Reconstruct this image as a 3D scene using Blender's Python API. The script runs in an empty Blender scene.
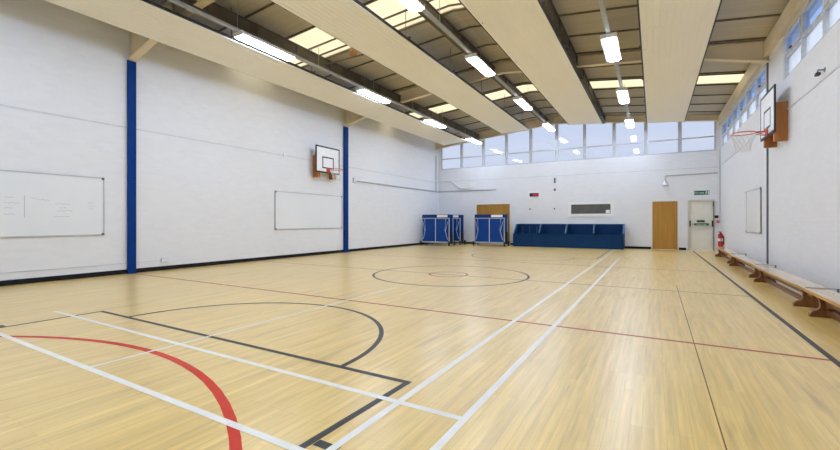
import bpy, bmesh, math, random
from mathutils import Vector, Matrix
random.seed(7)
S = bpy.context.scene
COL = S.collection
PI = math.pi

# ------------------------------------------------------------------ materials
def mat(name, color=(.8, .8, .8), rough=.5, metal=0., spec=.5, coat=0., emit=None, estr=0.):
    m = bpy.data.materials.new(name); m.use_nodes = True
    b = m.node_tree.nodes['Principled BSDF']
    b.inputs['Base Color'].default_value = (*color, 1)
    b.inputs['Roughness'].default_value = rough
    b.inputs['Metallic'].default_value = metal
    b.inputs['Specular IOR Level'].default_value = spec
    b.inputs['Coat Weight'].default_value = coat
    if emit:
        b.inputs['Emission Color'].default_value = (*emit, 1)
        b.inputs['Emission Strength'].default_value = estr
    return m

def N(m, t, x=0, y=0, **kw):
    n = m.node_tree.nodes.new(t); n.location = (x, y)
    for k, v in kw.items(): setattr(n, k, v)
    return n
def L(m, a, b): m.node_tree.links.new(a, b)
def bsdf(m): return m.node_tree.nodes['Principled BSDF']

def noisy(name, c1, c2, scale=(6, 6, 6), rough=.5, bump=.0, metal=0., spec=.5, detail=4):
    """two-tone procedural paint / wood / metal"""
    m = mat(name, c1, rough, metal, spec)
    tc = N(m, 'ShaderNodeTexCoord'); mp = N(m, 'ShaderNodeMapping')
    mp.inputs['Scale'].default_value = scale
    nz = N(m, 'ShaderNodeTexNoise'); nz.inputs['Scale'].default_value = 1; nz.inputs['Detail'].default_value = detail
    mx = N(m, 'ShaderNodeMix', data_type='RGBA')
    mx.inputs['A'].default_value = (*c1, 1); mx.inputs['B'].default_value = (*c2, 1)
    L(m, tc.outputs['Object'], mp.inputs['Vector']); L(m, mp.outputs['Vector'], nz.inputs['Vector'])
    rp = N(m, 'ShaderNodeMapRange'); rp.inputs['From Min'].default_value = .35; rp.inputs['From Max'].default_value = .65
    L(m, nz.outputs['Fac'], rp.inputs['Value']); L(m, rp.outputs['Result'], mx.inputs['Factor'])
    L(m, mx.outputs['Result'], bsdf(m).inputs['Base Color'])
    if bump:
        bp = N(m, 'ShaderNodeBump'); bp.inputs['Strength'].default_value = bump; bp.inputs['Distance'].default_value = .01
        L(m, nz.outputs['Fac'], bp.inputs['Height']); L(m, bp.outputs['Normal'], bsdf(m).inputs['Normal'])
    return m

def wall_paint(name, axis, color, bump, mort=.95):
    """painted fair-faced brickwork; axis = which world axis runs along the wall"""
    m = mat(name, color, .62, spec=.3)
    tc = N(m, 'ShaderNodeTexCoord'); sp = N(m, 'ShaderNodeSeparateXYZ'); cb = N(m, 'ShaderNodeCombineXYZ')
    L(m, tc.outputs['Object'], sp.inputs[0])
    L(m, sp.outputs[axis], cb.inputs['X']); L(m, sp.outputs['Z'], cb.inputs['Y'])
    br = N(m, 'ShaderNodeTexBrick')
    br.inputs['Scale'].default_value = 1
    br.inputs['Brick Width'].default_value = .225; br.inputs['Row Height'].default_value = .075
    br.inputs['Mortar Size'].default_value = .006; br.inputs['Mortar Smooth'].default_value = .6
    c = color
    br.inputs['Color1'].default_value = (c[0], c[1], c[2], 1)
    br.inputs['Color2'].default_value = (c[0]*.965, c[1]*.965, c[2]*.97, 1)
    br.inputs['Mortar'].default_value = (c[0]*mort, c[1]*mort, c[2]*mort, 1)
    L(m, cb.outputs[0], br.inputs['Vector'])
    nz = N(m, 'ShaderNodeTexNoise'); nz.inputs['Scale'].default_value = .6; nz.inputs['Detail'].default_value = 3
    L(m, tc.outputs['Object'], nz.inputs['Vector'])
    mx = N(m, 'ShaderNodeMix', data_type='RGBA', blend_type='MULTIPLY'); mx.inputs['Factor'].default_value = .05
    L(m, br.outputs['Color'], mx.inputs['A']); L(m, nz.outputs['Fac'], mx.inputs['B'])
    L(m, mx.outputs['Result'], bsdf(m).inputs['Base Color'])
    bp = N(m, 'ShaderNodeBump'); bp.inputs['Strength'].default_value = bump; bp.inputs['Distance'].default_value = .004
    bp.invert = True
    L(m, br.outputs['Fac'], bp.inputs['Height']); L(m, bp.outputs['Normal'], bsdf(m).inputs['Normal'])
    return m

def floor_mat():
    m = mat('maple_strip_floor', (.62, .43, .18), .25, spec=.8, coat=.4)
    bsdf(m).inputs['Coat Roughness'].default_value = .34
    tc = N(m, 'ShaderNodeTexCoord'); sp = N(m, 'ShaderNodeSeparateXYZ'); cb = N(m, 'ShaderNodeCombineXYZ')
    L(m, tc.outputs['Object'], sp.inputs[0]); L(m, sp.outputs['Y'], cb.inputs['X']); L(m, sp.outputs['X'], cb.inputs['Y'])
    br = N(m, 'ShaderNodeTexBrick'); br.offset = .37; br.offset_frequency = 3
    br.inputs['Scale'].default_value = 1
    br.inputs['Brick Width'].default_value = .9; br.inputs['Row Height'].default_value = .062
    br.inputs['Mortar Size'].default_value = .0009; br.inputs['Mortar Smooth'].default_value = .3
    br.inputs['Bias'].default_value = -.1
    br.inputs['Color1'].default_value = (.84, .60, .195, 1); br.inputs['Color2'].default_value = (.76, .515, .145, 1)
    br.inputs['Mortar'].default_value = (.52, .35, .13, 1)
    L(m, cb.outputs[0], br.inputs['Vector'])
    # grain stretched along the boards
    mp = N(m, 'ShaderNodeMapping'); mp.inputs['Scale'].default_value = (26, 1.1, 1)
    L(m, tc.outputs['Object'], mp.inputs['Vector'])
    g = N(m, 'ShaderNodeTexNoise'); g.inputs['Scale'].default_value = 1; g.inputs['Detail'].default_value = 6; g.inputs['Roughness'].default_value = .65
    L(m, mp.outputs[0], g.inputs['Vector'])
    r1 = N(m, 'ShaderNodeMapRange'); r1.inputs['From Min'].default_value = .3; r1.inputs['From Max'].default_value = .7
    r1.inputs['To Min'].default_value = .80; r1.inputs['To Max'].default_value = 1.14
    L(m, g.outputs['Fac'], r1.inputs['Value'])
    m1 = N(m, 'ShaderNodeMix', data_type='RGBA', blend_type='MULTIPLY'); m1.inputs['Factor'].default_value = 1
    L(m, br.outputs['Color'], m1.inputs['A'])
    cc = N(m, 'ShaderNodeCombineColor')
    for i in range(3): L(m, r1.outputs[0], cc.inputs[i])
    L(m, cc.outputs[0], m1.inputs['B'])
    # dark scuffs along the grain
    mp2 = N(m, 'ShaderNodeMapping'); mp2.inputs['Scale'].default_value = (9, .9, 1); mp2.inputs['Location'].default_value = (3, 7, 0)
    L(m, tc.outputs['Object'], mp2.inputs['Vector'])
    s = N(m, 'ShaderNodeTexNoise'); s.inputs['Scale'].default_value = 1; s.inputs['Detail'].default_value = 5
    L(m, mp2.outputs[0], s.inputs['Vector'])
    r2 = N(m, 'ShaderNodeMapRange'); r2.inputs['From Min'].default_value = .60; r2.inputs['From Max'].default_value = .74
    r2.inputs['To Max'].default_value = .5
    L(m, s.outputs['Fac'], r2.inputs['Value'])
    m2 = N(m, 'ShaderNodeMix', data_type='RGBA'); m2.inputs['B'].default_value = (.36, .21, .06, 1)
    L(m, r2.outputs[0], m2.inputs['Factor']); L(m, m1.outputs['Result'], m2.inputs['A'])
    L(m, m2.outputs['Result'], bsdf(m).inputs['Base Color'])
    w = N(m, 'ShaderNodeTexNoise'); w.inputs['Scale'].default_value = .5; w.inputs['Detail'].default_value = 4
    L(m, tc.outputs['Object'], w.inputs['Vector'])
    r3 = N(m, 'ShaderNodeMapRange'); r3.inputs['To Min'].default_value = .26; r3.inputs['To Max'].default_value = .32
    L(m, w.outputs['Fac'], r3.inputs['Value']); L(m, r3.outputs[0], bsdf(m).inputs['Roughness'])
    return m

def deck_mat():
    m = mat('woodwool_slab', (.42, .36, .25), .9, spec=.2)
    tc = N(m, 'ShaderNodeTexCoord'); mp = N(m, 'ShaderNodeMapping'); mp.inputs['Scale'].default_value = (.5, 7, 1)
    L(m, tc.outputs['Object'], mp.inputs['Vector'])
    nz = N(m, 'ShaderNodeTexNoise'); nz.inputs['Scale'].default_value = 1; nz.inputs['Detail'].default_value = 4
    L(m, mp.outputs[0], nz.inputs['Vector'])
    mx = N(m, 'ShaderNodeMix', data_type='RGBA')
    mx.inputs['A'].default_value = (.40, .375, .33, 1); mx.inputs['B'].default_value = (.56, .52, .44, 1)
    L(m, nz.outputs['Fac'], mx.inputs['Factor']); L(m, mx.outputs['Result'], bsdf(m).inputs['Base Color'])
    return m

def glass_mat(name, tint, gl=.1, milk=0.):
    m = bpy.data.materials.new(name); m.use_nodes = True
    nt = m.node_tree; nt.nodes.clear()
    out = N(m, 'ShaderNodeOutputMaterial'); tr = N(m, 'ShaderNodeBsdfTransparent'); tr.inputs[0].default_value = (*tint, 1)
    g = N(m, 'ShaderNodeBsdfGlossy'); g.inputs['Roughness'].default_value = .03; g.inputs[0].default_value = (1, 1, 1, 1)
    mx = N(m, 'ShaderNodeMixShader'); mx.inputs[0].default_value = gl
    src = tr
    if milk:
        tl = N(m, 'ShaderNodeBsdfTranslucent'); tl.inputs[0].default_value = (.95, .95, .95, 1)
        m2 = N(m, 'ShaderNodeMixShader'); m2.inputs[0].default_value = milk
        L(m, tr.outputs[0], m2.inputs[1]); L(m, tl.outputs[0], m2.inputs[2]); src = m2
    L(m, src.outputs[0], mx.inputs[1]); L(m, g.outputs[0], mx.inputs[2]); L(m, mx.outputs[0], out.inputs[0])
    return m

def rooflight_mat():
    m = bpy.data.materials.new('rooflight_sheet'); m.use_nodes = True
    nt = m.node_tree; nt.nodes.clear()
    out = N(m, 'ShaderNodeOutputMaterial')
    tl = N(m, 'ShaderNodeBsdfTranslucent'); tl.inputs[0].default_value = (.95, .86, .68, 1)
    df = N(m, 'ShaderNodeBsdfDiffuse'); df.inputs[0].default_value = (.85, .8, .68, 1)
    mx = N(m, 'ShaderNodeMixShader'); mx.inputs[0].default_value = .3
    L(m, tl.outputs[0], mx.inputs[1]); L(m, df.outputs[0], mx.inputs[2]); L(m, mx.outputs[0], out.inputs[0])
    return m

M = dict(
    wall_l=wall_paint('white_wall_paint_side', 'Y', (.83, .85, .885), .04, .985),
    wall_r=wall_paint('white_wall_paint_window_side', 'Y', (.82, .83, .86), .35, .96),
    wall_b=wall_paint('white_wall_paint_end', 'X', (.83, .845, .875), .2, .97),
    floor=floor_mat(), deck=deck_mat(), rooflight=rooflight_mat(),
    glass=glass_mat('window_glass', (.97, .97, 1.), .022),
    glass_b=glass_mat('sky_blue_in_glass', (.74, .83, 1.), .03),  # blue of the sky outside is put into the glass colour
    milk=glass_mat('obscured_glass', (.96, .97, 1.), .03, .3),
    frame=noisy('white_window_frame', (.62, .64, .67), (.70, .72, .74), rough=.4),
    mullion=noisy('grey_white_mullion', (.50, .53, .58), (.58, .61, .66), rough=.45),
    cream=noisy('cream_steel_paint', (.68, .58, .40), (.74, .64, .46), (2, 2, 2), .5),
    panel=noisy('cream_ribbed_sheet', (.87, .855, .80), (.89, .88, .83), (.6, .25, 1), .55, spec=.3),
    tee=noisy('dark_tee_bar', (.10, .085, .06), (.15, .125, .09), rough=.6),
    darkbeam=noisy('dark_brown_steel', (.075, .062, .045), (.12, .10, .075), (3, 3, 3), .55),
    trunk=noisy('grey_trunking', (.33, .35, .37), (.38, .40, .42), rough=.5),
    lamp_body=noisy('white_lamp_housing', (.78, .76, .70), (.82, .8, .75), rough=.4),
    lamp=mat('lamp_diffuser', (.9, .9, .9), .4, emit=(.80, .94, 1.22), estr=40.),
    blue=noisy('blue_gloss_paint', (.000, .034, .19), (.001, .04, .22), (2, 2, 2), .55, spec=.12),
    slate=noisy('slate_steel_paint', (.10, .125, .15), (.14, .165, .19), rough=.4),
    black=noisy('black_paint', (.012, .012, .013), (.02, .02, .021), rough=.5),
    skirt=noisy('black_vinyl_skirting', (.008, .008, .010), (.014, .014, .016), rough=.6, spec=.2),
    white=noisy('white_gloss', (.84, .84, .84), (.88, .88, .88), rough=.35),
    wboard=noisy('whiteboard_enamel', (.79, .83, .87), (.82, .855, .89), (.7, .7, .7), .22),
    alu=noisy('aluminium', (.55, .56, .58), (.62, .63, .65), rough=.35, metal=.6),
    ink=mat('faded_marker_ink', (.33, .36, .40), .6),
    oak=noisy('orange_brown_timber', (.33, .115, .022), (.42, .16, .035), (9, 9, 1.5), .45),
    orange=mat('orange_ring_paint', (.62, .09, .02), .4),
    net=mat('white_cord', (.75, .75, .75), .8),
    ttblue=noisy('table_blue', (.001, .048, .27), (.002, .056, .31), (2, 2, 2), .5, spec=.25),
    ttedge=noisy('table_apron_blue', (.001, .028, .15), (.002, .034, .18), (2, 2, 2), .5, spec=.25),
    steel=noisy('grey_blue_frame_paint', (.36, .42, .52), (.42, .48, .58), rough=.4),
    rubber=noisy('black_rubber', (.015, .016, .02), (.025, .026, .03), rough=.7),
    navy=noisy('navy_painted_board', (.000, .030, .105), (.001, .036, .12), (2, 2, 2), .55, spec=.2),
    navy2=noisy('pale_blue_edge', (.05, .13, .27), (.06, .15, .30), rough=.45),
    doorwood=noisy('oak_veneer_door', (.40, .195, .022), (.48, .25, .034), (14, 14, .9), .4),
    cream_door=noisy('cream_door_paint', (.80, .785, .70), (.83, .815, .74), rough=.45),
    door_frame=noisy('shade_toned_frame_paint', (.56, .54, .46), (.60, .58, .50), rough=.45),  # white frame's shading is put into this darker colour
    green=noisy('sign_green', (.008, .13, .055), (.010, .15, .065), rough=.5),
    darkgreen=noisy('dark_green_plate', (.01, .07, .03), (.014, .085, .04), rough=.5),
    shutter=noisy('grey_hatch_glass', (.085, .085, .075), (.11, .11, .10), (3, 3, 3), .3),
    red=noisy('extinguisher_red', (.55, .012, .015), (.62, .018, .02), rough=.3),
    led=mat('red_display', (.25, .0, .03), .4, emit=(.8, .02, .12), estr=.35),
    bench_top=noisy('varnished_plank_painted_glare', (.64, .50, .33), (.72, .57, .38), (20, 1.2, 20), .14, spec=.9),  # varnished timber, colour paled to paint the glare on its top
    bench_edge=noisy('honey_timber_edge', (.52, .27, .05), (.60, .33, .08), (20, 1.2, 20), .4),  # same bench timber without the painted glare
    bench_leg=noisy('brown_bench_timber', (.15, .055, .013), (.22, .085, .02), (10, 10, 3), .4),
    ball=noisy('tan_ball', (.38, .19, .06), (.46, .24, .09), (20, 20, 20), .6),
    mark_white=noisy('white_court_paint', (.83, .80, .73), (.88, .855, .79), (5, 5, 1), .38, spec=.35),
    mark_worn=noisy('worn_white_court_paint', (.70, .55, .32), (.76, .64, .43), (4, 4, 1), .35),
    mark_grey=noisy('charcoal_court_paint', (.030, .030, .030), (.05, .05, .049), (5, 5, 1), .4, spec=.3),
    mark_grey2=noisy('worn_charcoal_court_paint', (.15, .13, .11), (.22, .185, .14), (5, 5, 1), .4, spec=.3),
    mark_red=noisy('red_court_paint', (.60, .022, .005), (.66, .035, .009), (5, 5, 1), .4, spec=.2),
    mark_red2=noisy('thin_red_court_paint', (.42, .07, .03), (.50, .10, .05), (5, 5, 1), .4, spec=.25),
    joint=mat('dark_floor_joint', (.13, .085, .04), .6),
)

# ------------------------------------------------------------------ mesh builder
class MB:
    def __init__(s): s.bm = bmesh.new()
    def box(s, x0, x1, y0, y1, z0, z1, bev=0.):
        x0, x1 = sorted((x0, x1)); y0, y1 = sorted((y0, y1)); z0, z1 = sorted((z0, z1))
        r = bmesh.ops.create_cube(s.bm, size=1)
        vs = r['verts']
        for v in vs:
            v.co = Vector((x0 + (v.co.x+.5)*(x1-x0), y0 + (v.co.y+.5)*(y1-y0), z0 + (v.co.z+.5)*(z1-z0)))
        if bev:
            es = list({e for v in vs for e in v.link_edges})
            bmesh.ops.bevel(s.bm, geom=es, offset=bev, segments=2, affect='EDGES', profile=.5)
        return s
    def prism(s, prof, axis, a0, a1):
        """closed 2-D profile extruded along an axis ('x': (y,z), 'y': (x,z), 'z': (x,y))"""
        def P(p, a):
            return {'x': (a, p[0], p[1]), 'y': (p[0], a, p[1]), 'z': (p[0], p[1], a)}[axis]
        v0 = [s.bm.verts.new(P(p, a0)) for p in prof]; v1 = [s.bm.verts.new(P(p, a1)) for p in prof]
        n = len(prof); fs = []
        for i in range(n):
            j = (i+1) % n
            fs.append(s.bm.faces.new((v0[i], v0[j], v1[j], v1[i])))
        fs.append(s.bm.faces.new(v0)); fs.append(s.bm.faces.new(v1[::-1]))
        bmesh.ops.recalc_face_normals(s.bm, faces=fs)
        return s
    def cyl(s, p0, p1, r, n=12, r2=None):
        p0, p1 = Vector(p0), Vector(p1); d = p1-p0
        q = Vector((0, 0, 1)).rotation_difference(d.normalized()).to_matrix().to_4x4()
        bmesh.ops.create_cone(s.bm, cap_ends=True, segments=n, radius1=r, radius2=r if r2 is None else r2, depth=d.length,
                              matrix=Matrix.Translation((p0+p1)/2) @ q)
        return s
    def tube(s, pts, r, n=8, closed=False):
        pts = [Vector(p) for p in pts]; k = len(pts); rings = []
        for i, p in enumerate(pts):
            a = pts[(i-1) % k] if (closed or i > 0) else p
            b = pts[(i+1) % k] if (closed or i < k-1) else p
            t = (b-a).normalized()
            u = t.cross(Vector((0, 0, 1)))
            if u.length < 1e-3: u = t.cross(Vector((0, 1, 0)))
            u.normalize(); w = t.cross(u).normalized()
            rings.append([s.bm.verts.new(p + r*(math.cos(2*PI*j/n)*u + math.sin(2*PI*j/n)*w)) for j in range(n)])
        for i in range(k if closed else k-1):
            A, B = rings[i], rings[(i+1) % k]
            for j in range(n):
                s.bm.faces.new((A[j], A[(j+1) % n], B[(j+1) % n], B[j]))
        if not closed:
            s.bm.faces.new(rings[0][::-1]); s.bm.faces.new(rings[-1])
        return s
    def sphere(s, c, r, n=20):
        bmesh.ops.create_uvsphere(s.bm, u_segments=n, v_segments=n//2, radius=r, matrix=Matrix.Translation(c)); return s
    def lathe(s, prof, c, n=20):
        rings = []
        for (r, z) in prof:
            rings.append([s.bm.verts.new((c[0]+r*math.cos(2*PI*j/n), c[1]+r*math.sin(2*PI*j/n), c[2]+z)) for j in range(n)])
        for A, B in zip(rings, rings[1:]):
            for j in range(n): s.bm.faces.new((A[j], A[(j+1) % n], B[(j+1) % n], B[j]))
        s.bm.faces.new(rings[0][::-1]); s.bm.faces.new(rings[-1]); return s
    def build(s, name, m, parent=None, smooth=False, kind=None, label=None):
        bmesh.ops.recalc_face_normals(s.bm, faces=s.bm.faces)
        me = bpy.data.meshes.new(name); s.bm.to_mesh(me); s.bm.free()
        if smooth:
            me.polygons.foreach_set('use_smooth', [True]*len(me.polygons))
        me.materials.append(m)
        o = bpy.data.objects.new(name, me); COL.objects.link(o)
        if parent: o.parent = parent
        if kind: o['kind'] = kind
        if label: o['label'] = label
        return o

def thing(name, label, cat, loc=(0, 0, 0), rz=0, group=None):
    o = bpy.data.objects.new(name, None); COL.objects.link(o)
    o.empty_display_size = .1
    o.location = loc; o.rotation_euler = (0, 0, rz); o['label'] = label; o['category'] = cat
    if group: o['group'] = group
    return o
def tag(o, label, cat, group=None):
    o['label'] = label; o['category'] = cat
    if group: o['group'] = group
    return o
def dup(root, loc, label, group=None, rz=None, name=None):
    def rec(o, par):
        c = o.copy(); COL.objects.link(c)
        if par: c.parent = par
        for ch in list(o.children): rec(ch, c)
        return c
    c = rec(root, None)
    c.location = loc; c['label'] = label
    if rz is not None: c.rotation_euler = (0, 0, rz)
    if group: c['group'] = group
    return c
def text(body, size, m, parent, loc, rot, name='lettering'):
    cu = bpy.data.curves.new('lettering_curve', 'FONT'); cu.body = body; cu.size = size; cu.align_x = 'CENTER'; cu.align_y = 'CENTER'; cu.extrude = .001
    t = bpy.data.objects.new('lettering_tmp', cu); COL.objects.link(t)
    bpy.context.view_layer.update()
    me = bpy.data.meshes.new_from_object(t.evaluated_get(bpy.context.evaluated_depsgraph_get()))
    bpy.data.objects.remove(t); bpy.data.curves.remove(cu)
    me.materials.clear(); me.materials.append(m)
    o = bpy.data.objects.new(name, me); COL.objects.link(o); o.parent = parent; o.location = loc; o.rotation_euler = rot
    return o

# ------------------------------------------------------------------ the room
XL, XR, YB, YF = -10.5, 2.33, 20.3, -3.0
XC, ZR = -4.12, 6.22                       # ridge
def deck_z(x): return ZR - (.082 if x < XC else .119)*abs(x-XC)
def raf_z(x): return 5.85 - .10*abs(x-XC)
SILL, WTOP = 4.09, 5.24

# floor with its painted markings
fl = MB().box(XL-.25, XR+.25, YF-.25, YB+.25, -.15, 0).build('floor', M['floor'], kind='structure')
def strip(mb, p, q, w, z):
    p, q = Vector((*p, 0)), Vector((*q, 0)); d = (q-p).normalized(); n = Vector((-d.y, d.x, 0))*w/2
    vs = [mb.bm.verts.new((v.x, v.y, z)) for v in (p-n, q-n, q+n, p+n)]
    mb.bm.faces.new(vs)
def arc(mb, c, R, a0, a1, w, z, n=96):
    n = max(8, int(n*abs(a1-a0)/(2*PI)))
    A = [a0+(a1-a0)*i/n for i in range(n+1)]
    inn = [mb.bm.verts.new((c[0]+(R-w/2)*math.cos(a), c[1]+(R-w/2)*math.sin(a), z)) for a in A]
    out = [mb.bm.verts.new((c[0]+(R+w/2)*math.cos(a), c[1]+(R+w/2)*math.sin(a), z)) for a in A]
    for i in range(n): mb.bm.faces.new((inn[i], out[i], out[i+1], inn[i+1]))
W = .05
def marks(name, m, lines, arcs, z, label):
    mb = MB()
    for p, q, w in lines: strip(mb, p, q, w, z); z += .00006
    for a in arcs: arc(mb, *a, z); z += .00006
    return mb.build(name, m, fl, label=label)
marks('joint_line', M['joint'], [((.30, -2.9), (.365, 9.), .008)], [], .0004, 'thin dark joint running along the boards')
marks('red_court_line', M['mark_red'], [], [((-4.0, -1.73), 3.74, .15, PI-.15, .062)], .0008, 'red shooting circle')
marks('red_court_line', M['mark_red2'], [((-10.3, 4.81), (1.34, 4.81), W), ((-10.3, 11.8), (1.38, 11.8), W)], [((-4.05, 8.32), .43, 0, 2*PI, .045)], .0008, 'thin red third lines and centre circle')
marks('charcoal_court_line', M['mark_grey'],
      [((1.33, -2.9), (1.38, 19.9), .055),
       ((-6.39, -2.9), (-6.39, 2.60), W), ((-1.76, -2.9), (-1.59, 2.60), W), ((-6.415, 2.575), (-1.565, 2.575), W),
       ((-1.59, 1.63), (-1.44, 1.63), .06), ((-6.39, 1.63), (-6.54, 1.63), .06)],
      [((-3.98, 2.60), 1.74, 0, PI, W), ((-4.02, 8.34), 1.73, 0, 2*PI, W)], .0012, 'charcoal basketball lines')
marks('charcoal_court_line', M['mark_grey2'],
      [((-10.3, 8.26), (1.33, 8.26), .04), ((-6.42, 14.05), (-1.59, 14.05), .04), ((-6.42, 14.05), (-6.42, 19.6), .04), ((-1.59, 14.05), (-1.59, 19.2), .04)],
      [((-3.98, 14.05), 1.74, PI, 2*PI, .04)], .0011, 'worn charcoal half-way line and far key')
marks('white_court_line', M['mark_white'],
      [((-1.0, .2), (-.98, 14.9), W), ((-1.475, .2), (-1.42, 17.7), W), ((-7.05, 1.51), (-.98, 1.53), W), ((-6.95, 2.265), (-.98, 2.265), W), ((-4.02, 1.51), (-4.06, 6.2), .04)], [], .0018, 'white badminton lines')
marks('white_court_line', M['mark_worn'],
      [((-6.57, .2), (-6.57, 14.9), .035), ((-7.03, .2), (-7.03, 14.9), .035), ((-7.0, 6.15), (-1.05, 6.15), .03), ((-7.0, 10.1), (-1.05, 10.1), .03)], [], .0016, 'worn pale badminton lines')

# walls
def wall_holes(name, m, axis, a0, a1, t0, t1, z0, z1, holes):
    """wall as one welded mesh with rectangular openings; axis the wall runs along, t0..t1 its thickness"""
    us = sorted({a0, a1, *[h[0] for h in holes], *[h[1] for h in holes]}); zs = sorted({z0, z1, *[h[2] for h in holes], *[h[3] for h in holes]})
    mb = MB()
    def solid(i, j):
        if not (0 <= i < len(us)-1 and 0 <= j < len(zs)-1): return False
        cu, cz = (us[i]+us[i+1])/2, (zs[j]+zs[j+1])/2
        return not any(h[0] < cu < h[1] and h[2] < cz < h[3] for h in holes)
    def P(u, t, z): return (u, t, z) if axis == 'x' else (t, u, z)
    def q(*ps): mb.bm.faces.new([mb.bm.verts.new(p) for p in ps])
    for i in range(len(us)-1):
        for j in range(len(zs)-1):
            if not solid(i, j): continue
            u0, u1, w0, w1 = us[i], us[i+1], zs[j], zs[j+1]
            for t in (t0, t1): q(P(u0, t, w0), P(u1, t, w0), P(u1, t, w1), P(u0, t, w1))
            if not solid(i-1, j): q(P(u0, t0, w0), P(u0, t1, w0), P(u0, t1, w1), P(u0, t0, w1))
            if not solid(i+1, j): q(P(u1, t0, w0), P(u1, t1, w0), P(u1, t1, w1), P(u1, t0, w1))
            if not solid(i, j-1): q(P(u0, t0, w0), P(u1, t0, w0), P(u1, t1, w0), P(u0, t1, w0))
            if not solid(i, j+1): q(P(u0, t0, w1), P(u1, t0, w1), P(u1, t1, w1), P(u0, t1, w1))
    bmesh.ops.remove_doubles(mb.bm, verts=mb.bm.verts, dist=1e-5)
    return mb.build(name, m, kind='structure')
wall_holes('wall_left', M['wall_l'], 'y', YF-.25, YB+.25, XL-.25, XL, 0, 5.70, [])
DOORS = dict(d1=(-8.20, -6.40, 0, 2.10), d2=(-.06, .86, 0, 2.06), d3=(1.22, 2.14, 0, 2.10))
HATCH = (-3.50, -1.62, 1.47, 2.07)
BW0, BW1 = -10.36, 2.20
BWW = (BW1-BW0)/10
def btop(i): return raf_z(BW0+(i+.5)*BWW)+.16
wall_holes('wall_back', M['wall_b'], 'x', XL, XR, YB, YB+.25, 0, 6.3,
           [*DOORS.values(), HATCH, *[(BW0+i*BWW, BW0+(i+1)*BWW, SILL, btop(i)) for i in range(10)]])
RW = [(12.60, 19.95), (-1.2, 11.08)]
RS, RT = 4.12, 5.05
wall_holes('wall_right', M['wall_r'], 'y', YF-.25, YB+.25, XR, XR+.25, 0, 5.45, [(a, b, RS, RT) for a, b in RW])
wall_holes('wall_front', M['wall_b'], 'x', XL, XR, YF-.25, YF, 0, 6.3, [])

# ledge line (a small course set-off in the brickwork) and skirtings
MB().box(XL, XL+.012, YF, YB, 3.35, 3.375).build('trim_1', M['frame'], kind='structure')
MB().box(XL, XR, YB-.014, YB, 3.40, 3.425).build('trim_2', M['frame'], kind='structure')
MB().box(XR-.016, XR, YF, YB, 3.44, 3.47).build('trim_3', M['frame'], kind='structure')
MB().box(XL, XL+.02, YF, YB, 0, .10).build('baseboard_left', M['skirt'], kind='structure')
mb = MB()
for a, b in ((XL+.02, -8.25), (-6.35, -.11), (.91, 1.17)): mb.box(a, b, YB-.02, YB, 0, .10)
mb.build('baseboard_back', M['skirt'], kind='structure')

# roof: two slopes of slabs with rooflight strips let in
BANDS = [(7.3, 8.75), (14.7, 15.75)]
segs = []; y = YF-.25
for a, b in BANDS: segs.append((y, a)); y = b
segs.append((y, YB+.25))
mb = MB()
T = .10
for a, b in segs:
    for x0, x1 in ((XL-.25, XC), (XC, XR+.25)):
        mb.prism([(x0, deck_z(x0)), (x1, deck_z(x1)), (x1, deck_z(x1)+T), (x0, deck_z(x0)+T)], 'y', a, b)
ceil = mb.build('ceiling', M['deck'], kind='structure')
EDG = [XL-.25, -8.0, -6.1, XC, -2.0, .2, XR+.25]
for a, b in BANDS:
    for x0, x1 in zip(EDG, EDG[1:]):
        MB().prism([(x0, deck_z(x0)+.03), (x1, deck_z(x1)+.03), (x1, deck_z(x1)+.045), (x0, deck_z(x0)+.045)], 'y', a-.02, b+.02).build('rooflight', M['rooflight'], ceil, label='pale translucent rooflight strip')
# tee bars between the slabs
yy = []; y = -2.4
while y < 20.1:
    yy.append(y); y += 1.21
for y in yy + [7.3, 8.05, 8.75, 14.7, 15.75]:
    mb = MB()
    for x0, x1 in ((XL, XC), (XC, XR)):
        mb.prism([(x0, deck_z(x0)-.035), (x1, deck_z(x1)-.035), (x1, deck_z(x1)+.002), (x0, deck_z(x0)+.002)], 'y', y-.015, y+.015)
    mb.build('tee_bar', M['tee'], ceil)
# eaves beams (cream) along both long walls
MB().box(XR-.10, XR, YF, YB, 5.06, 5.40).build('trim_4', M['cream'], kind='structure')

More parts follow.
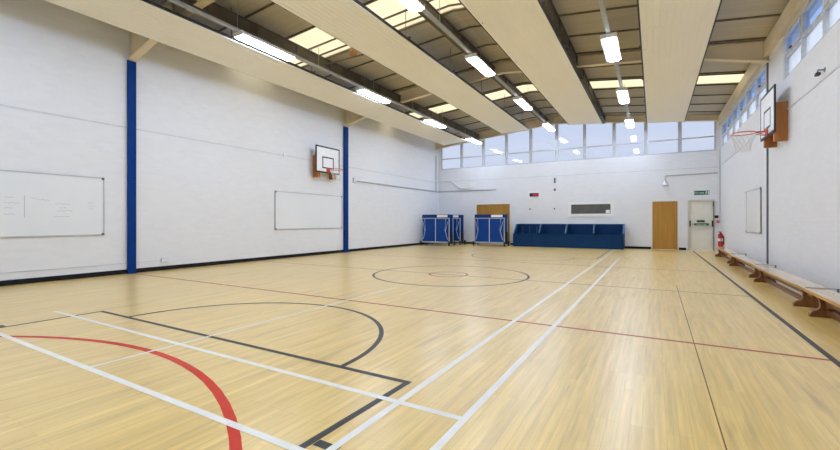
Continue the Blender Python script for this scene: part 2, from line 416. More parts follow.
# windows ---------------------------------------------------------------
wn = [0]
def window(axis, a, b, t, z0, z1, trans, depth=.10, openleaf=False):
    wn[0] += 1
    fw = .07 if axis == 'x' else .045
    def bx(mb, u0, u1, d0, d1, w0, w1):
        if axis == 'x': mb.box(u0, u1, t+d0, t+d1, w0, w1)
        else: mb.box(t+d0, t+d1, u0, u1, w0, w1)
    mb = MB()
    bx(mb, a, a+fw, .02, .02+depth, z0, z1); bx(mb, b-fw, b, .02, .02+depth, z0, z1)
    bx(mb, a+fw, b-fw, .02, .02+depth, z0, z0+.05); bx(mb, a+fw, b-fw, .02, .02+depth, z1-.05, z1)
    root = mb.build('window_%d' % wn[0], M['mullion'], kind='structure')
    mb = MB(); bx(mb, a+fw, b-fw, .02, .02+depth*.8, trans-.025, trans+.025); mb.build('transom', M['mullion'], root)
    mb = MB(); bx(mb, a+fw, b-fw, .07, .078, z0+.05, trans-.025); mb.build('pane', M['milk'] if axis == 'y' else M['glass'], root)
    if not openleaf:
        mb = MB(); bx(mb, a+fw, b-fw, .07, .078, trans+.025, z1-.05); mb.build('pane', M['glass'] if axis == 'x' else M['glass_b'], root)
    else:
        mb = MB(); g = .035; c0, c1 = trans+.025, z1-.05
        bx(mb, a+fw, a+fw+g, .0, .06, c0, c1); bx(mb, b-fw-g, b-fw, .0, .06, c0, c1)
        bx(mb, a+fw+g, b-fw-g, .0, .06, c0, c0+g); bx(mb, a+fw+g, b-fw-g, .0, .06, c1-g, c1)
        s = mb.build('sash', M['frame'], root)
        mb = MB(); bx(mb, a+fw+g, b-fw-g, .03, .036, c0+g, c1-g); mb.build('pane', M['glass_b'], s)
        mb = MB(); u = (a+b)/2; bx(mb, u-.05, u+.05, -.03, .0, c0+.005, c0+.03); mb.build('stay', M['black'], s)
    return root
for i in range(10): window('x', BW0+i*BWW, BW0+(i+1)*BWW, YB, SILL, btop(i), 4.68)
for (a, b), n in zip(RW, (6, 11)):
    for i in range(n): window('y', a+(b-a)*i/n, a+(b-a)*(i+1)/n, XR, RS, RT, 4.58, openleaf=(i % 2 == (0 if n == 6 else 0)))

# serving hatch in the end wall
a, b, c, d = HATCH
wn[0] += 1
mb = MB(); f = .09
mb.box(a-.04, a+f, YB-.03, YB+.05, c-.04, d+.04); mb.box(b-f, b+.04, YB-.03, YB+.05, c-.04, d+.04)
mb.box(a+f, b-f, YB-.03, YB+.05, c-.04, c+f); mb.box(a+f, b-f, YB-.03, YB+.05, d-f+.02, d+.04)
h = mb.build('window_%d' % wn[0], M['white'], kind='structure')
MB().box(a+f, b-f, YB+.012, YB+.024, c+f, d-f+.02).build('pane', M['shutter'], h, label='dark grey hatch pane')
MB().box(b-f-.20, b-f-.03, YB+.006, YB+.012, c+f+.02, c+f+.17).build('notice', M['white'], h, label='small pale notice')

# doors -------------------------------------------------------------------
def frame3(name, x0, x1, z1, m, w=.06):
    mb = MB()
    mb.box(x0, x0+w, YB-.02, YB+.10, 0, z1); mb.box(x1-w, x1, YB-.02, YB+.10, 0, z1); mb.box(x0+w, x1-w, YB-.02, YB+.10, z1-w, z1)
    return mb.build(name, m, kind='structure')
x0, x1, _, z1 = DOORS['d1']
d = frame3('door_1', x0, x1, z1, M['doorwood'])
mid = (x0+x1)/2
MB().box(x0+.06, mid-.003, YB+.03, YB+.075, .01, z1-.06).build('door_leaf', M['doorwood'], d)
MB().box(mid+.003, x1-.06, YB+.01, YB+.055, .01, z1-.06).build('door_leaf', M['doorwood'], d)
x0, x1, _, z1 = DOORS['d2']
d = frame3('door_2', x0, x1, z1, M['doorwood'], .04)
MB().box(x0+.04, x1-.04, YB+.01, YB+.055, .01, z1-.04).build('door_leaf', M['doorwood'], d)
x0, x1, _, z1 = DOORS['d3']
d = frame3('door_3', x0, x1, z1, M['door_frame'], .06)
lf = MB().box(x0+.066, x1-.066, YB+.04, YB+.09, .01, z1-.06).build('door_leaf', M['cream_door'], d)
mb = MB()
for zz0, zz1 in ((.14, .92), (1.30, 1.96)):
    for (p0, p1, q0, q1) in ((x0+.13, x1-.13, zz0, zz0+.02), (x0+.13, x1-.13, zz1-.02, zz1), (x0+.13, x0+.15, zz0, zz1), (x1-.15, x1-.13, zz0, zz1)):
        mb.box(p0, p1, YB+.02, YB+.04, q0, q1)
mb.build('panel_moulding', M['cream_door'], lf)
pb = MB().cyl((x0+.09, YB-.07, 1.09), (x1-.09, YB-.07, 1.09), .018).build('push_bar', M['alu'], d)
MB().box(x0+.06, x0+.10, YB-.09, YB+.01, .99, 1.24).box(x1-.10, x1-.06, YB-.09, YB+.01, .99, 1.24).build('bar_bracket', M['black'], pb)
s = MB().box(x0+.22, x1-.20, YB-.094, YB-.09, 1.035, 1.13).build('bar_sign', M['green'], d, label='green push bar strip')
text('Push bar to open', .05, M['white'], s, ((x0+x1)/2+.01, YB-.0955, 1.082), (PI/2, 0, 0))
MB().box(x0+.32, x1-.33, YB+.03, YB+.04, 1.17, 1.25).build('door_sign', M['darkgreen'], d, label='small dark green sign plate')
MB().box(x1-.07, x1-.03, YB-.06, YB-.02, 1.80, 2.02).build('door_closer', M['slate'], d)
MB().cyl((x1-.045, YB-.03, .05), (x1-.045, YB-.03, 1.8), .01).build('bolt_rod', M['slate'], d)

# ------------------------------------------------------------------ steel frame
def rafter(y, label, zl=4.90, zr=4.93, hl=1.85):
    r = thing('roof_rafter', label, 'rafter', (XC, y, 0), group=None)
    def prof(zb, zt):                     # strip following the slope
        return None
    bf, tf, wb = MB(), MB(), MB()
    L0, R0 = XL, XR
    def seg(x0, z0, x1, z1, hw, t, mb):
        mb.prism([(x0-XC, z0), (x1-XC, z1), (x1-XC, z1+t), (x0-XC, z0+t)], 'y', -hw, hw)
    hx0, hx1 = XL+hl, XR-hl
    pts = [(L0, zl), (hx0, raf_z(hx0)), (XC, raf_z(XC)), (hx1, raf_z(hx1)), (R0, zr)]
    for (xa, za), (xb, zb) in zip(pts, pts[1:]):
        seg(xa, za, xb, zb, .085, .022, bf)
        wb.prism([(xa-XC, za+.022), (xb-XC, zb+.022), (xb-XC, deck_z(xb)-.057), (xa-XC, deck_z(xa)-.057)], 'y', -.012, .012)
    for xa, xb in ((L0, XC), (XC, R0)):
        seg(xa, deck_z(xa)-.057, xb, deck_z(xb)-.057, .085, .02, tf)
    # stiffener of the haunch
    bf.build('bottom_flange', M['cream'], r); wb.build('web', M['cream'], r); tf.build('top_flange', M['cream'], r)
    for x in (XL+hl, XC, XR-hl): MB().box(x-XC-.008, x-XC+.008, -.075, .075, raf_z(x)+.02, deck_z(x)-.055).build('stiffener', M['cream'], r)
    return r
rafter(4.8, 'cream sloping roof rafter nearest the camera, above the near blue column')
rafter(12.33, 'cream roof rafter crossing mid-hall above the far blue column')
rafter(19.95, 'cream roof rafter close against the windowed end wall', 5.17, 5.2, 1.3)
def column(x0, x1, y0, y1, z1, m, label):
    c = thing('steel_column', label, 'column', ((x0+x1)/2, (y0+y1)/2, 0))
    w, h = (x1-x0)/2, (y1-y0)/2
    MB().box(-w, w, -h, h, 0, z1).build('shaft', m, c)
    MB().box(-w-.0, w+.012, -h-.012, h+.012, 0, .012).build('base_plate', m, c)
    return c
column(XL+.021, XL+.07, 4.715, 4.885, 4.90, M['blue'], 'wide blue painted steel column beside the large scribbled whiteboard')
column(XL+.021, XL+.07, 12.21, 12.45, 4.90, M['blue'], 'farther blue painted steel column just right of the wall basketball hoop')
column(XR-.03, XR-.001, 12.34, 12.41, 4.93, M['slate'], 'thin dark slate column strip behind the basketball hoop on right wall')

def purlin(x0, x1, zb, label):
    xc = (x0+x1)/2; zt = zb+.27
    p = thing('roof_beam', label, 'beam', (xc, 8.6, zb))
    w, h, yl = (x1-x0)/2, zt-zb, 11.5
    MB().box(-w, w, -yl, yl, 0, .02).build('bottom_flange', M['darkbeam'], p)
    MB().box(-w, w, -yl, yl, h-.02, h).build('top_flange', M['darkbeam'], p)
    MB().box(-.012, w-.03, -yl, yl, .02, h-.02).build('web', M['darkbeam'], p)
    y = -10.8
    while y < 11.3: MB().box(w-.03, w-.002, y, y+.05, .02, h-.02).build('stiffener', M['darkbeam'], p); y += 1.2
purlin(-8.06, -7.88, 5.46, 'dark brown roof beam running beside the left row of lights')
purlin(-4.52, -4.34, 5.81, 'dark brown roof beam at the ridge beside the middle row of lights')
purlin(-2.06, -1.88, 5.63, 'dark brown roof beam along the right edge of third ceiling panel')

# suspended ribbed panels
def panel(x0, z0, x1, z1, y1, label):
    xc = (x0+x1)/2; zc = (z0+z1)/2
    p = thing('ceiling_panel', label, 'ceiling panel', (xc, 8., zc))
    sl = (z1-z0)/(x1-x0); w = (x1-x0)/2
    n = 11; prof = []
    for i in range(n):
        a = -w + 2*w*i/n; b = -w + 2*w*(i+1)/n
        prof += [(a+.004, 0), (b-.012, 0), (b-.009, .006), (b-.001, .006)] if i < n-1 else [(a+.004, 0), (b, 0)]
    pr = [(x, z+sl*x) for x, z in prof] + [(w, .035+sl*w), (-w, .035-sl*w)]
    ys = [YF+.2-8.]; 
    while ys[-1]+3.05 < y1-8.-1: ys.append(ys[-1]+3.05)
    ys.append(y1-8.)
    for a, b in zip(ys, ys[1:]): MB().prism(pr, 'y', a+.003, b-.003).build('panel_sheet', M['panel'], p)
    for sgn in (-1, 1):
        MB().box(sgn*w-.0, sgn*(w+.03), ys[0], ys[-1], sl*sgn*w+.012, sl*sgn*w+.062).build('edge_rail', M['black'], p)
    y = ys[0]+1.2
    while y < ys[-1]:
        mb = MB(); mb.box(-w-.06, w+.06, y-.02, y+.02, .09, .13)
        for sx in (-w*.9, w*.9):
            mb.cyl((sx, y, .02), (sx, y, deck_z(xc+sx)-zc), .008, 6)
        mb.build('hanger_bar', M['tee'], p)
        y += 2.42
    return p
panel(-9.32, 5.10, -7.98, 5.16, 18.6, 'cream ribbed ceiling panel hung nearest the left wall')
panel(-6.24, 5.35, -4.98, 5.41, 18.55, 'cream ribbed ceiling panel between the left and middle light rows')
panel(-3.20, 5.40, -1.88, 5.31, 18.55, 'broad cream ribbed ceiling panel between the middle and right light rows')
panel(-.235, 5.10, 1.00, 5.03, 18.5, 'cream ribbed ceiling panel hung nearest the right window wall')

# lamp trunking and fluorescent fittings
def trunking(x, z, label):
    t = thing('light_trunking', label, 'trunking', (x, 8.3, z))
    MB().box(-.045, .045, -11.0, 11.25, 0, .05).build('rail', M['trunk'], t)
    y = -10
    while y < 11.3:
        MB().cyl((0, y, .05), (0, y, deck_z(x)-z), .006, 6).build('hanger_rod', M['trunk'], t); y += 2.42
def fitting():
    f = thing('ceiling_light', '', 'ceiling light', (0, 0, 0))
    hl, w = .72, .165
    pr = [(-w, .02), (-w*.72, .10), (w*.72, .10), (w, .02)]
    MB().prism(pr, 'y', -hl, hl).build('housing', M['lamp_body'], f)
    MB().box(-w, w, -hl-.012, -hl, .0, .10, .004).build('end_cap', M['lamp_body'], f)
    MB().box(-w, w, hl, hl+.012, .0, .10, .004).build('end_cap', M['lamp_body'], f)
    MB().prism([(-w*.68, .02), (-w*.62, -.018), (w*.62, -.018), (w*.68, .02)], 'y', -hl, hl).build('diffuser', M['lamp'], f)
    return f
rows = [('left', -7.70, 5.16), ('middle', -4.10, 5.42), ('right', -.86, 5.20)]
LY = [-2.0, 2.1, 6.3, 10.45, 14.6, 18.7]
adj = {'left': 'over the left light row', 'middle': 'on the middle light row under the ridge', 'right': 'on the right light row'}
seq = ['behind the camera end', 'overhead at the near end', 'nearest of those in view', 'second in view, mid-hall', 'third in view, beyond mid-hall', 'farthest, before the end windows']
seq_r = ['behind the camera end', 'overhead at the near end', 'overhead just out of view', 'largest and nearest in view', 'second in view, beyond the rafter', 'farthest, before the end windows']
first = None
for nm, x, z in rows:
    trunking(x, z+.10, 'long pale grey trunking rail carrying the %s row of lights' % nm)
    for i, y in enumerate(LY):
        lab = 'lit white fluorescent fitting on the %s row, %s' % (nm, (seq_r if nm == 'right' else seq)[i])
        if first is None:
            first = fitting(); first.location = (x, y, z); first['label'] = lab; first['group'] = 'fluorescent fittings under the roof'
        else: dup(first, (x, y, z), lab, 'fluorescent fittings under the roof')

# ball caught in the roof
yb, xb, zb = 8.485, -6.95, 5.70
tag(MB().box(-7.88, -6.27, yb-.02, yb+.02, zb-.135, zb-.112).build('support_bar', M['tee']), 'dark cross bar under the small ball beside the second panel', 'bar')
tag(MB().sphere((xb, yb, zb), .112).build('ball', M['ball'], smooth=True), 'small tan ball caught up under the roof slabs left of second panel', 'ball')

# ------------------------------------------------------------------ basketball hoops (local +x faces into the hall)
def hoop(loc, rz, label, off):
    g = thing('basketball_hoop', label, 'basketball hoop', loc, rz)
    w, z0, z1 = .61, 2.94, 3.88
    MB().box(-.02, 0, -w, w, z0, z1).build('backboard', M['white'], g)
    t = .045
    mb = MB()
    for a in ((-w-.004, -w+t, z0-.004, z1+.004), (w-t, w+.004, z0-.004, z1+.004), (-w+t, w-t, z0-.004, z0+t), (-w+t, w-t, z1-t, z1+.004)):
        mb.box(-.024, .004, *a)
    mb.build('board_border', M['black'], g)
    mb = MB(); s0, s1, q0, q1 = -.295, .295, 3.10, 3.52
    for a in ((s0, s0+t, q0, q1), (s1-t, s1, q0, q1), (s0+t, s1-t, q0, q0+t), (s0+t, s1-t, q1-t, q1)): mb.box(.0, .003, *a)
    mb.build('target_square', M['black'], g)
    for sy in (-1, 1):
        MB().box(-off, -.025, sy*.42-.05, sy*.42+.05, 2.76, 3.55, .006).build('wall_bracket', M['oak'], g)
    R = .225; cx = .18+R; zr = 3.05
    ring = MB().tube([(cx+R*math.cos(2*PI*i/40), R*math.sin(2*PI*i/40), zr) for i in range(40)], .011, 8, True).build('ring', M['orange'], g, True)
    MB().box(.004, .02, -.09, .09, 2.96, 3.12).prism([(.02, 3.045), (.19, 3.045), (.19, 3.06), (.02, 3.06)], 'y', -.06, .06).tube([(.02, -.05, 2.97), (.2, -.08, 3.04)], .008).tube([(.02, .05, 2.97), (.2, .08, 3.04)], .008).build('ring_bracket', M['orange'], ring)
    mb = MB(); n = 12; lev = [(1.0, 0), (.86, -.10), (.70, -.20), (.60, -.30), (.58, -.40)]
    for k in range(n):
        for sg in (-1, 1):
            pts = []
            for j, (f, dz) in enumerate(lev):
                a = 2*PI*(k + sg*j*.5)/n
                pts.append((cx+R*f*math.cos(a), R*f*math.sin(a), zr+dz))
            mb.tube(pts, .004, 5)
    mb.build('net', M['net'], g)
    return g
hoop((-10.2, 11.05, 0), 0, 'basketball hoop with white backboard on left wall beside blue column', .2995)
hoop((2.09, 11.2, .07), PI, 'basketball hoop seen edge-on, netted ring jutting from the right wall', .2395)

# ------------------------------------------------------------------ whiteboards
def whiteboard(name, wall, y0, y1, z0, z1, label, tray=False):
    sx = 1 if wall == 'l' else -1
    X = XL if wall == 'l' else XR
    g = thing(name, label, 'whiteboard', (X, (y0+y1)/2, z0))
    h = (y1-y0)/2; H = z1-z0
    MB().box(sx*.002, sx*.018, -h, h, 0, H).build('writing_surface', M['wboard'], g)
    mb = MB(); t = .022
    for a in ((-h, -h+t, 0, H), (h-t, h, 0, H), (-h+t, h-t, 0, t), (-h+t, h-t, H-t, H)): mb.box(sx*.0, sx*.026, *a)
    mb.build('frame', M['alu'], g)
    for cy in (-h, h-.05):
        for cz in (0, H-.05): MB().box(sx*.026, sx*.032, cy, cy+.05, cz, cz+.05).build('corner_cap', M['slate'], g)
    return g
wb = whiteboard('whiteboard', 'l', 1.2, 4.27, .90, 2.16, 'large whiteboard with faint scribbled notes left of near blue column')
rr = random.Random(3)
def scrib(y, z, ln, amp=.018):
    pts = []; yy_ = y
    while yy_ < y+ln:
        pts.append((.0195, yy_-2.735, z-.90+rr.uniform(-amp, amp))); yy_ += .016
    MB().tube(pts, .0022, 4).build('scribbled_note', M['ink'], wb)
for z in (1.66, 1.55, 1.45, 1.34): scrib(2.68, z, rr.uniform(.12, .22))
MB().box(.018, .021, 2.96-2.735, 2.966-2.735, 1.28-.9, 1.70-.9).build('ruled_line', M['ink'], wb)
for z, y, ln in ((1.55, 3.42, .25), (1.48, 3.5, .12), (1.42, 3.46, .26), (1.30, 3.40, .28), (1.63, 3.15, .2), (1.60, 3.97, .12), (1.53, 3.97, .14), (1.47, 3.97, .12), (1.66, 3.05, .1)): scrib(y, z, ln, .012)
whiteboard('whiteboard', 'l', 8.92, 12.12, .94, 2.18, 'plain whiteboard on left wall below the basketball hoop')
whiteboard('whiteboard', 'r', 13.05, 14.9, .90, 2.06, 'whiteboard on the right wall above the benches')

# ------------------------------------------------------------------ folded table tennis tables
def tt_table(loc, rz, label):
    g = thing('table_tennis_table', label, 'table tennis table', loc, rz, 'folded table tennis tables')
    w = .76
    for k, y in enumerate((-.20, .20)):
        sg = -1 if k == 0 else 1
        tp = MB().box(-w, w, y-.012, y+.012, .17, 1.55, .004).build('tabletop', M['ttblue'], g)
        yo = y+sg*.014
        mb = MB()
        mb.box(-.012, .012, yo-.006, yo+.006, .20, 1.36)
        mb.build('centre_rail', M['white'], tp)
        mb = MB(); mb.box(-w, w, yo-.02, yo+.02, 1.38, 1.55); mb.build('apron', M['ttedge'], tp)
        mb = MB(); mb.box(.10, .68, y+sg*.036, y+sg*.04, 1.41, 1.53); mb.build('sticker', M['white'], tp)
        mb = MB()
        for sx in (-1, 1):
            mb.box(sx*w-.02, sx*w+.02, yo-.02, yo+.02, .14, 1.38)
        mb.box(-w, w, yo-.02, yo+.02, 1.34, 1.38); mb.box(-w, w, yo-.022, yo+.022, .13, .20)
        mb.build('table_frame', M['steel'], tp)
        for sx in (-1, 1):
            MB().tube([(sx*.60, yo+sg*.04, 1.33), (sx*.56, yo+sg*.05, .78), (sx*.69, yo+sg*.03, .30)], .016).build('folding_leg', M['steel'], tp)
            MB().tube([(sx*.70, yo+sg*.03, 1.20), (sx*.58, yo+sg*.05, .72)], .012).build('leg_stay', M['steel'], tp)
    for sx in (-1, 1):
        c = MB().box(sx*.80-.025, sx*.80+.025, -.36, .36, .10, .15, .006).build('wheel_beam', M['rubber'], g)
        MB().box(sx*.80-.035, sx*.80+.035, -.05, .05, .15, .70).build('centre_post', M['rubber'], g)
        for sy in (-1, 1):
            MB().cyl((sx*.80-.02, sy*.31, .06), (sx*.80+.02, sy*.31, .06), .06, 16).build('wheel', M['rubber'], g)
            MB().box(sx*.80-.03, sx*.80+.03, sy*.31-.05, sy*.31+.05, .085, .22, .008).build('wheel_guard', M['rubber'], g)
    MB().cyl((-.8, 0, .125), (.8, 0, .125), .02).build('cross_tube', M['slate'], g)
    return g
t1 = tt_table((-9.50, 18.25, 0), 0, 'folded blue table tennis table at front in the left corner')
dup(t1, (-9.42, 19.38, 0), 'folded blue table tennis table half hidden behind the corner one')
dup(t1, (-7.02, 19.22, 0), 'folded blue table tennis table standing before the wooden double door')

# ------------------------------------------------------------------ long blue storage box
BX0, BX1, BY0, BY1 = -5.90, -1.12, 19.36, 20.20
g = thing('storage_box', 'long low navy blue storage box with four open bays on end wall', 'storage box', ((BX0+BX1)/2, BY0, 0))
hw = (BX1-BX0)/2; dp = BY1-BY0
MB().box(-hw-.04, hw, 0, .03, .0, .60).build('front_panel', M['navy'], g)
MB().box(-hw, hw, dp-.03, dp, .0, 1.07).build('back_panel', M['navy'], g)
MB().box(-hw, hw, .03, dp-.03, .04, .07).build('base_board', M['navy'], g)
MB().box(-hw-.04, hw, -.012, .042, .60, .622).build('top_rail', M['navy'], g)
MB().box(-hw, hw, dp-.042, dp+.0, 1.07, 1.09).build('back_rail', M['navy2'], g)
for k in range(5):
    x = -hw+.015 + (2*hw-.03)*k/4
    MB().prism([(.03, .04), (dp-.03, .04), (dp-.03, 1.06), (.42, 1.06), (.03, .66)], 'x', x-.015, x+.015).build('divider', M['navy'], g)
    mb = MB()
    mb.prism([(.03, .66), (.42, 1.06), (.42, 1.075), (.02, .675)], 'x', x-.03, x+.03); mb.box(x-.03, x+.03, .42, dp-.03, 1.06, 1.075)
    mb.build('divider_cap', M['navy2'], g)
# wire lattice over the left bay
mb = MB()
for i in range(4): mb.box(-hw+.06+i*.33, -hw+.07+i*.33, .18, .19, .10, .98)
mb.build('lattice', M['navy2'], g)

# ------------------------------------------------------------------ gym benches
def bench(loc, label):
    b = thing('gym_bench', label, 'bench', loc, 0, 'gym benches along the right wall')
    hl, w = 1.665, .135
    MB().box(-w, w, -hl, hl, .272, .305, .005).build('seat_plank', M['bench_top'], b)
    MB().box(-w-.006, -w+.002, -hl, hl, .268, .3045, .002).build('edge_strip', M['bench_edge'], b, label='honey-yellow front edge')  # added strip: the plank's own front side, free of the painted glare
    MB().box(-.028, .028, -hl+.12, hl-.12, .165, .272).build('under_rail', M['bench_leg'], b)
    MB().box(-.02, .02, -hl+.34, hl-.34, .035, .10, .004).build('balance_beam', M['bench_leg'], b)
    for sy in (-1, 1):
        y = sy*(hl-.34)
        pr = [(-.17, 0), (-.17, .035), (-.145, .07), (-.095, .09), (-.07, .13), (-.075, .20), (-.115, .272),
              (.115, .272), (.075, .20), (.07, .13), (.095, .09), (.145, .07), (.17, .035), (.17, 0)]
        MB().prism(pr, 'y', y-.03, y+.03).build('foot', M['bench_leg'], b)
        pr = [(y-sy*.03, .10), (y-sy*.28, .165), (y-sy*.28, .20), (y-sy*.03, .20)]
        MB().prism(pr, 'x', -.024, .024).build('brace', M['bench_leg'], b)
    MB().box(-w+.02, w+.08, -hl+.03, -hl+.055, .305, .312).box(w+.06, w+.085, -hl+.03, -hl+.055, .26, .312).build('end_hook', M['slate'], b)
    mb = MB()
    for x in (-.06, .06):
        for y in (-hl+.2, -hl+.34, hl-.2, hl-.34, 0): mb.cyl((x, y, .304), (x, y, .3075), .012, 10)
    mb.build('screw_plug', M['slate'], b)
    return b
b0 = bench((1.875, 5.60, 0), 'varnished wooden gym bench nearest the camera by right wall')
for x, y, lb in ((1.89, 8.99, 'second wooden gym bench from the camera along right wall'),
                 (1.935, 12.40, 'third wooden gym bench from camera, below the thin slate column'),
                 (1.985, 15.80, 'farthest wooden gym bench, ending near the fire extinguisher')):
    dup(b0, (x, y, 0), lb)

# ------------------------------------------------------------------ small fixtures
# exit sign over the cream door
g = thing('exit_sign', 'green fire exit sign with running figure above the cream door', 'sign', (1.70, YB, 2.27))
MB().box(-.26, .26, -.012, 0, .03, .20).build('sign_plate', M['green'], g)
text('Fire exit', .10, M['white'], g, (-.09, -.014, .115), (PI/2, 0, 0))
mb = MB()
mb.cyl((.165, -.016, .172), (.165, -.012, .172), .013, 12)
for p in ([(.16, .155), (.155, .11)], [(.155, .11), (.18, .085), (.175, .055)], [(.155, .11), (.135, .08), (.115, .07)], [(.16, .15), (.185, .13), (.2, .14)], [(.16, .15), (.135, .145), (.125, .12)]):
    mb.tube([(x, -.0135, z) for x, z in p], .008, 6)
mb.box(.215, .245, -.016, -.012, .05, .18)
mb.build('running_figure', M['white'], g)
# extinguisher on the right wall by the corner
g = thing('fire_extinguisher', 'red fire extinguisher mounted on the right wall by the corner', 'fire extinguisher', (XR-.105, 19.35, .22))
MB().lathe([(.06, 0), (.082, .012), (.085, .03), (.085, .42), (.075, .47), (.045, .51), (.03, .53)], (0, 0, 0)).build('cylinder', M['red'], g, True)
MB().cyl((0, 0, .53), (0, 0, .57), .028).build('neck_valve', M['black'], g)
MB().box(-.09, .03, -.012, .012, .585, .60).box(-.08, .02, -.012, .012, .555, .567).build('lever', M['red'], g)
MB().tube([(0, 0, .55), (0, -.07, .56), (0, -.115, .50), (0, -.11, .30), (0, -.10, .14)], .011).build('hose', M['rubber'], g)
MB().box(.085, .108, -.05, .05, .10, .40).build('wall_bracket', M['black'], g)
MB().lathe([(.0862, .22), (.0862, .33)], (0, 0, 0), 20).build('instruction_label', M['white'], g)
# call point and small black box in the corner
g = thing('fire_call_point', 'small red fire alarm call point beside the cream exit door', 'call point', (2.25, YB+.004, 1.14))
MB().box(-.045, .045, -.045, 0, 0, .10, .006).build('box', M['red'], g); MB().box(-.018, .018, -.048, -.045, .03, .055).build('press_panel', M['white'], g)
g = thing('key_switch_box', 'small black box above the red call point in the corner', 'switch', (2.20, YB, 1.34))
MB().box(-.075, .06, -.06, 0, 0, .11, .008).build('box', M['black'], g)
# clock display
g = thing('display_board', 'small black electronic display with a red lit strip on end wall', 'display', (-5.15, YB+.004, 2.44))
MB().box(-.34, .34, -.015, 0, -.07, .27).build('back_plate', M['white'], g)
MB().box(-.22, .22, -.06, -.015, 0, .17, .006).build('case', M['black'], g)
MB().box(-.06, .20, -.064, -.06, .035, .135).build('lit_panel', M['led'], g)
# little fittings on the end wall
g = thing('wall_speaker_bracket', 'small dark upright bracket high on end wall above the display', 'bracket', (-4.16, YB, 3.06))
MB().box(-.035, .035, -.06, 0, 0, .25, .006).build('plate', M['slate'], g); MB().cyl((0, -.06, .05), (0, -.10, .03), .015).build('arm', M['black'], g)
g = thing('wall_socket', 'small black socket directly below the upright bracket on end wall', 'socket', (-4.16, YB, 2.69))
MB().box(-.045, .045, -.05, 0, 0, .10, .008).build('plate', M['black'], g); MB().cyl((0, -.05, .05), (0, -.06, .05), .025).build('outlet', M['slate'], g)
for x, lb in ((-5.36, 'small grey wall hook left, under the red-lit display'), (-4.18, 'small grey wall hook right, below the black socket')):
    g = thing('wall_hook', lb, 'hook', (x, YB, 1.78))
    MB().box(-.03, .03, -.012, 0, 0, .08).build('plate', M['slate'], g); MB().tube([(0, -.012, .05), (0, -.05, .04), (0, -.06, .07)], .008).build('hook', M['black'], g)
# conduits
def pipe(pts, r, m, label, clips=()):
    o = MB().tube(pts, r, 8).build('conduit', m); tag(o, label, 'conduit'); return o
g = XL+.03; y0 = YB-.03
pipe([(g, 12.971, 2.85), (g, 19.9, 2.86), (XL+.1, y0, 2.87), (-7.1, y0, 2.87)], .0296, M['alu'], 'grey conduit wrapping the far left corner below the ledge')
pipe([(XL+.037, YB-.35, 4.85), (XL+.037, YB-.35, 2.893)], .035, M['alu'], 'upright grey pipe in the far left corner under the roof')
pipe([(-10.1, y0, 3.46), (-9.75, y0, 3.45), (-9.5, y0, 3.3), (-9.3, y0, 3.1), (-9.05, y0, 3.0), (-8.6, y0, 2.99)], .0296, M['white'], 'pale curved conduit dipping along the end wall near left corner')
pipe([(.42, y0, 2.98), (.42, y0, 3.15), (2.235, y0, 3.18)], .022, M['alu'], 'thin grey conduit across the end wall above the exit door')
pipe([(2.27, y0, 4.0), (2.27, y0, 1.45)], .02, M['white'], 'white upright conduit in the far right corner')
o = thing('flood_lamp', 'small white bulkhead lamp hanging from the thin conduit above wooden door', 'lamp', (.42, YB-.006, 2.72))
MB().lathe([(.12, 0), (.13, .02), (.06, .16), (.03, .20)], (0, -.12, 0), 16).build('shade', M['white'], o, True); MB().cyl((0, -.12, .20), (0, -.01, .24), .02).build('stem', M['white'], o)
o = thing('junction_box', 'pale square junction box on the end wall by the curved conduit', 'junction box', (-8.45, YB+.004, 3.04))
MB().box(-.14, .14, -.05, 0, 0, .22, .008).build('box', M['white'], o); MB().box(-.12, .12, -.056, -.05, .02, .20).build('cover', M['white'], o)
o = thing('junction_box', 'small white junction box on left wall at the far blue column', 'junction box', (XL-.004, 12.88, 2.76))
MB().box(0, .07, -.09, .09, 0, .20, .006).build('box', M['alu'], o); MB().box(.07, .076, -.075, .075, .015, .185).build('cover', M['white'], o)
o = thing('junction_box', 'tiny white box on the left wall ledge line before the hoop', 'junction box', (XL-.004, 9.3, 3.31))
MB().box(0, .05, -.05, .05, 0, .12, .006).build('box', M['white'], o); MB().box(.05, .054, -.04, .04, .01, .11).build('cover', M['white'], o)
o = thing('power_socket', 'grey double power socket low on left wall right of near column', 'socket', (XL, 5.54, .20))
MB().box(0, .045, -.085, .085, 0, .10, .006).build('box', M['alu'], o); MB().box(.045, .05, -.075, .075, .008, .092).build('face_plate', M['wboard'], o)
o = MB().box(XL-.003, XL+.012, -2.8, 5.45, .235, .25).build('cable_duct', M['frame']); tag(o, 'thin pale cable duct low along the left wall to the socket', 'cable duct')
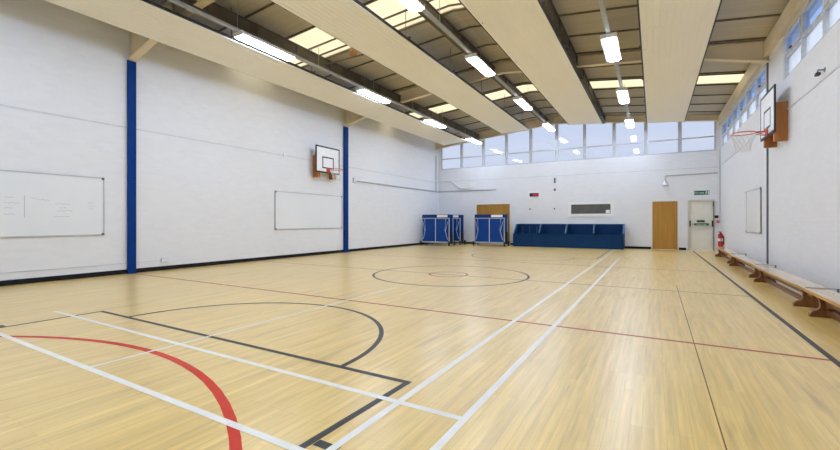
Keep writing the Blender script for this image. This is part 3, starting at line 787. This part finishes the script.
# sensor on the right wall
o = thing('wall_sensor', 'small dark sensor on right wall just above the brick ledge', 'sensor', (XR, 8.72, 3.53))
MB().cyl((-.005, 0, .06), (0, 0, .06), .04, 12).build('wall_plate', M['slate'], o)
MB().tube([(0, 0, .06), (-.08, 0, .07), (-.09, -.02, .03)], .012).build('arm', M['slate'], o)
MB().box(-.12, -.06, -.07, .02, -.03, .02, .01).build('head', M['black'], o)

# ------------------------------------------------------------------ daylight
w = bpy.data.worlds.new('overcast'); S.world = w; w.use_nodes = True
nt = w.node_tree; bg = nt.nodes['Background']
tc = nt.nodes.new('ShaderNodeTexCoord'); sp = nt.nodes.new('ShaderNodeSeparateXYZ'); cr = nt.nodes.new('ShaderNodeValToRGB')
nt.links.new(tc.outputs['Generated'], sp.inputs[0]); nt.links.new(sp.outputs['Z'], cr.inputs[0]); nt.links.new(cr.outputs[0], bg.inputs[0])
e = cr.color_ramp.elements
e[0].position = .0; e[0].color = (.58, .63, .72, 1)
e[1].position = .6; e[1].color = (.86, .92, 1.0, 1)
k = e.new(.17); k.color = (.68, .76, .90, 1)
k = e.new(.26); k.color = (.60, .72, .93, 1)
mr = nt.nodes.new('ShaderNodeMapRange'); mr.interpolation_type = 'SMOOTHSTEP'
mr.inputs['From Min'].default_value = .33; mr.inputs['From Max'].default_value = .85
mr.inputs['To Min'].default_value = 1.0; mr.inputs['To Max'].default_value = 3.6      # overcast sky is brighter overhead
nt.links.new(sp.outputs['Z'], mr.inputs['Value']); nt.links.new(mr.outputs[0], bg.inputs[1])

# ------------------------------------------------------------------ camera
cd = bpy.data.cameras.new('camera'); cam = bpy.data.objects.new('camera', cd); COL.objects.link(cam)
cam.location = (0, 0, 1.2); cam.rotation_euler = (PI/2, 0, math.atan(234/406))
cd.sensor_width = 36; cd.lens = 406/840*36; cd.shift_y = -3.5/840; cd.clip_start = .05; cd.clip_end = 200
S.camera = cam
S.view_settings.view_transform = 'Standard'; S.view_settings.look = 'None'
S.view_settings.exposure = 0.0; S.view_settings.gamma = 1; S.view_settings.use_curve_mapping = False
S.cycles.use_denoising = True
S.cycles.max_bounces = 10; S.cycles.diffuse_bounces = 6; S.cycles.transparent_max_bounces = 12
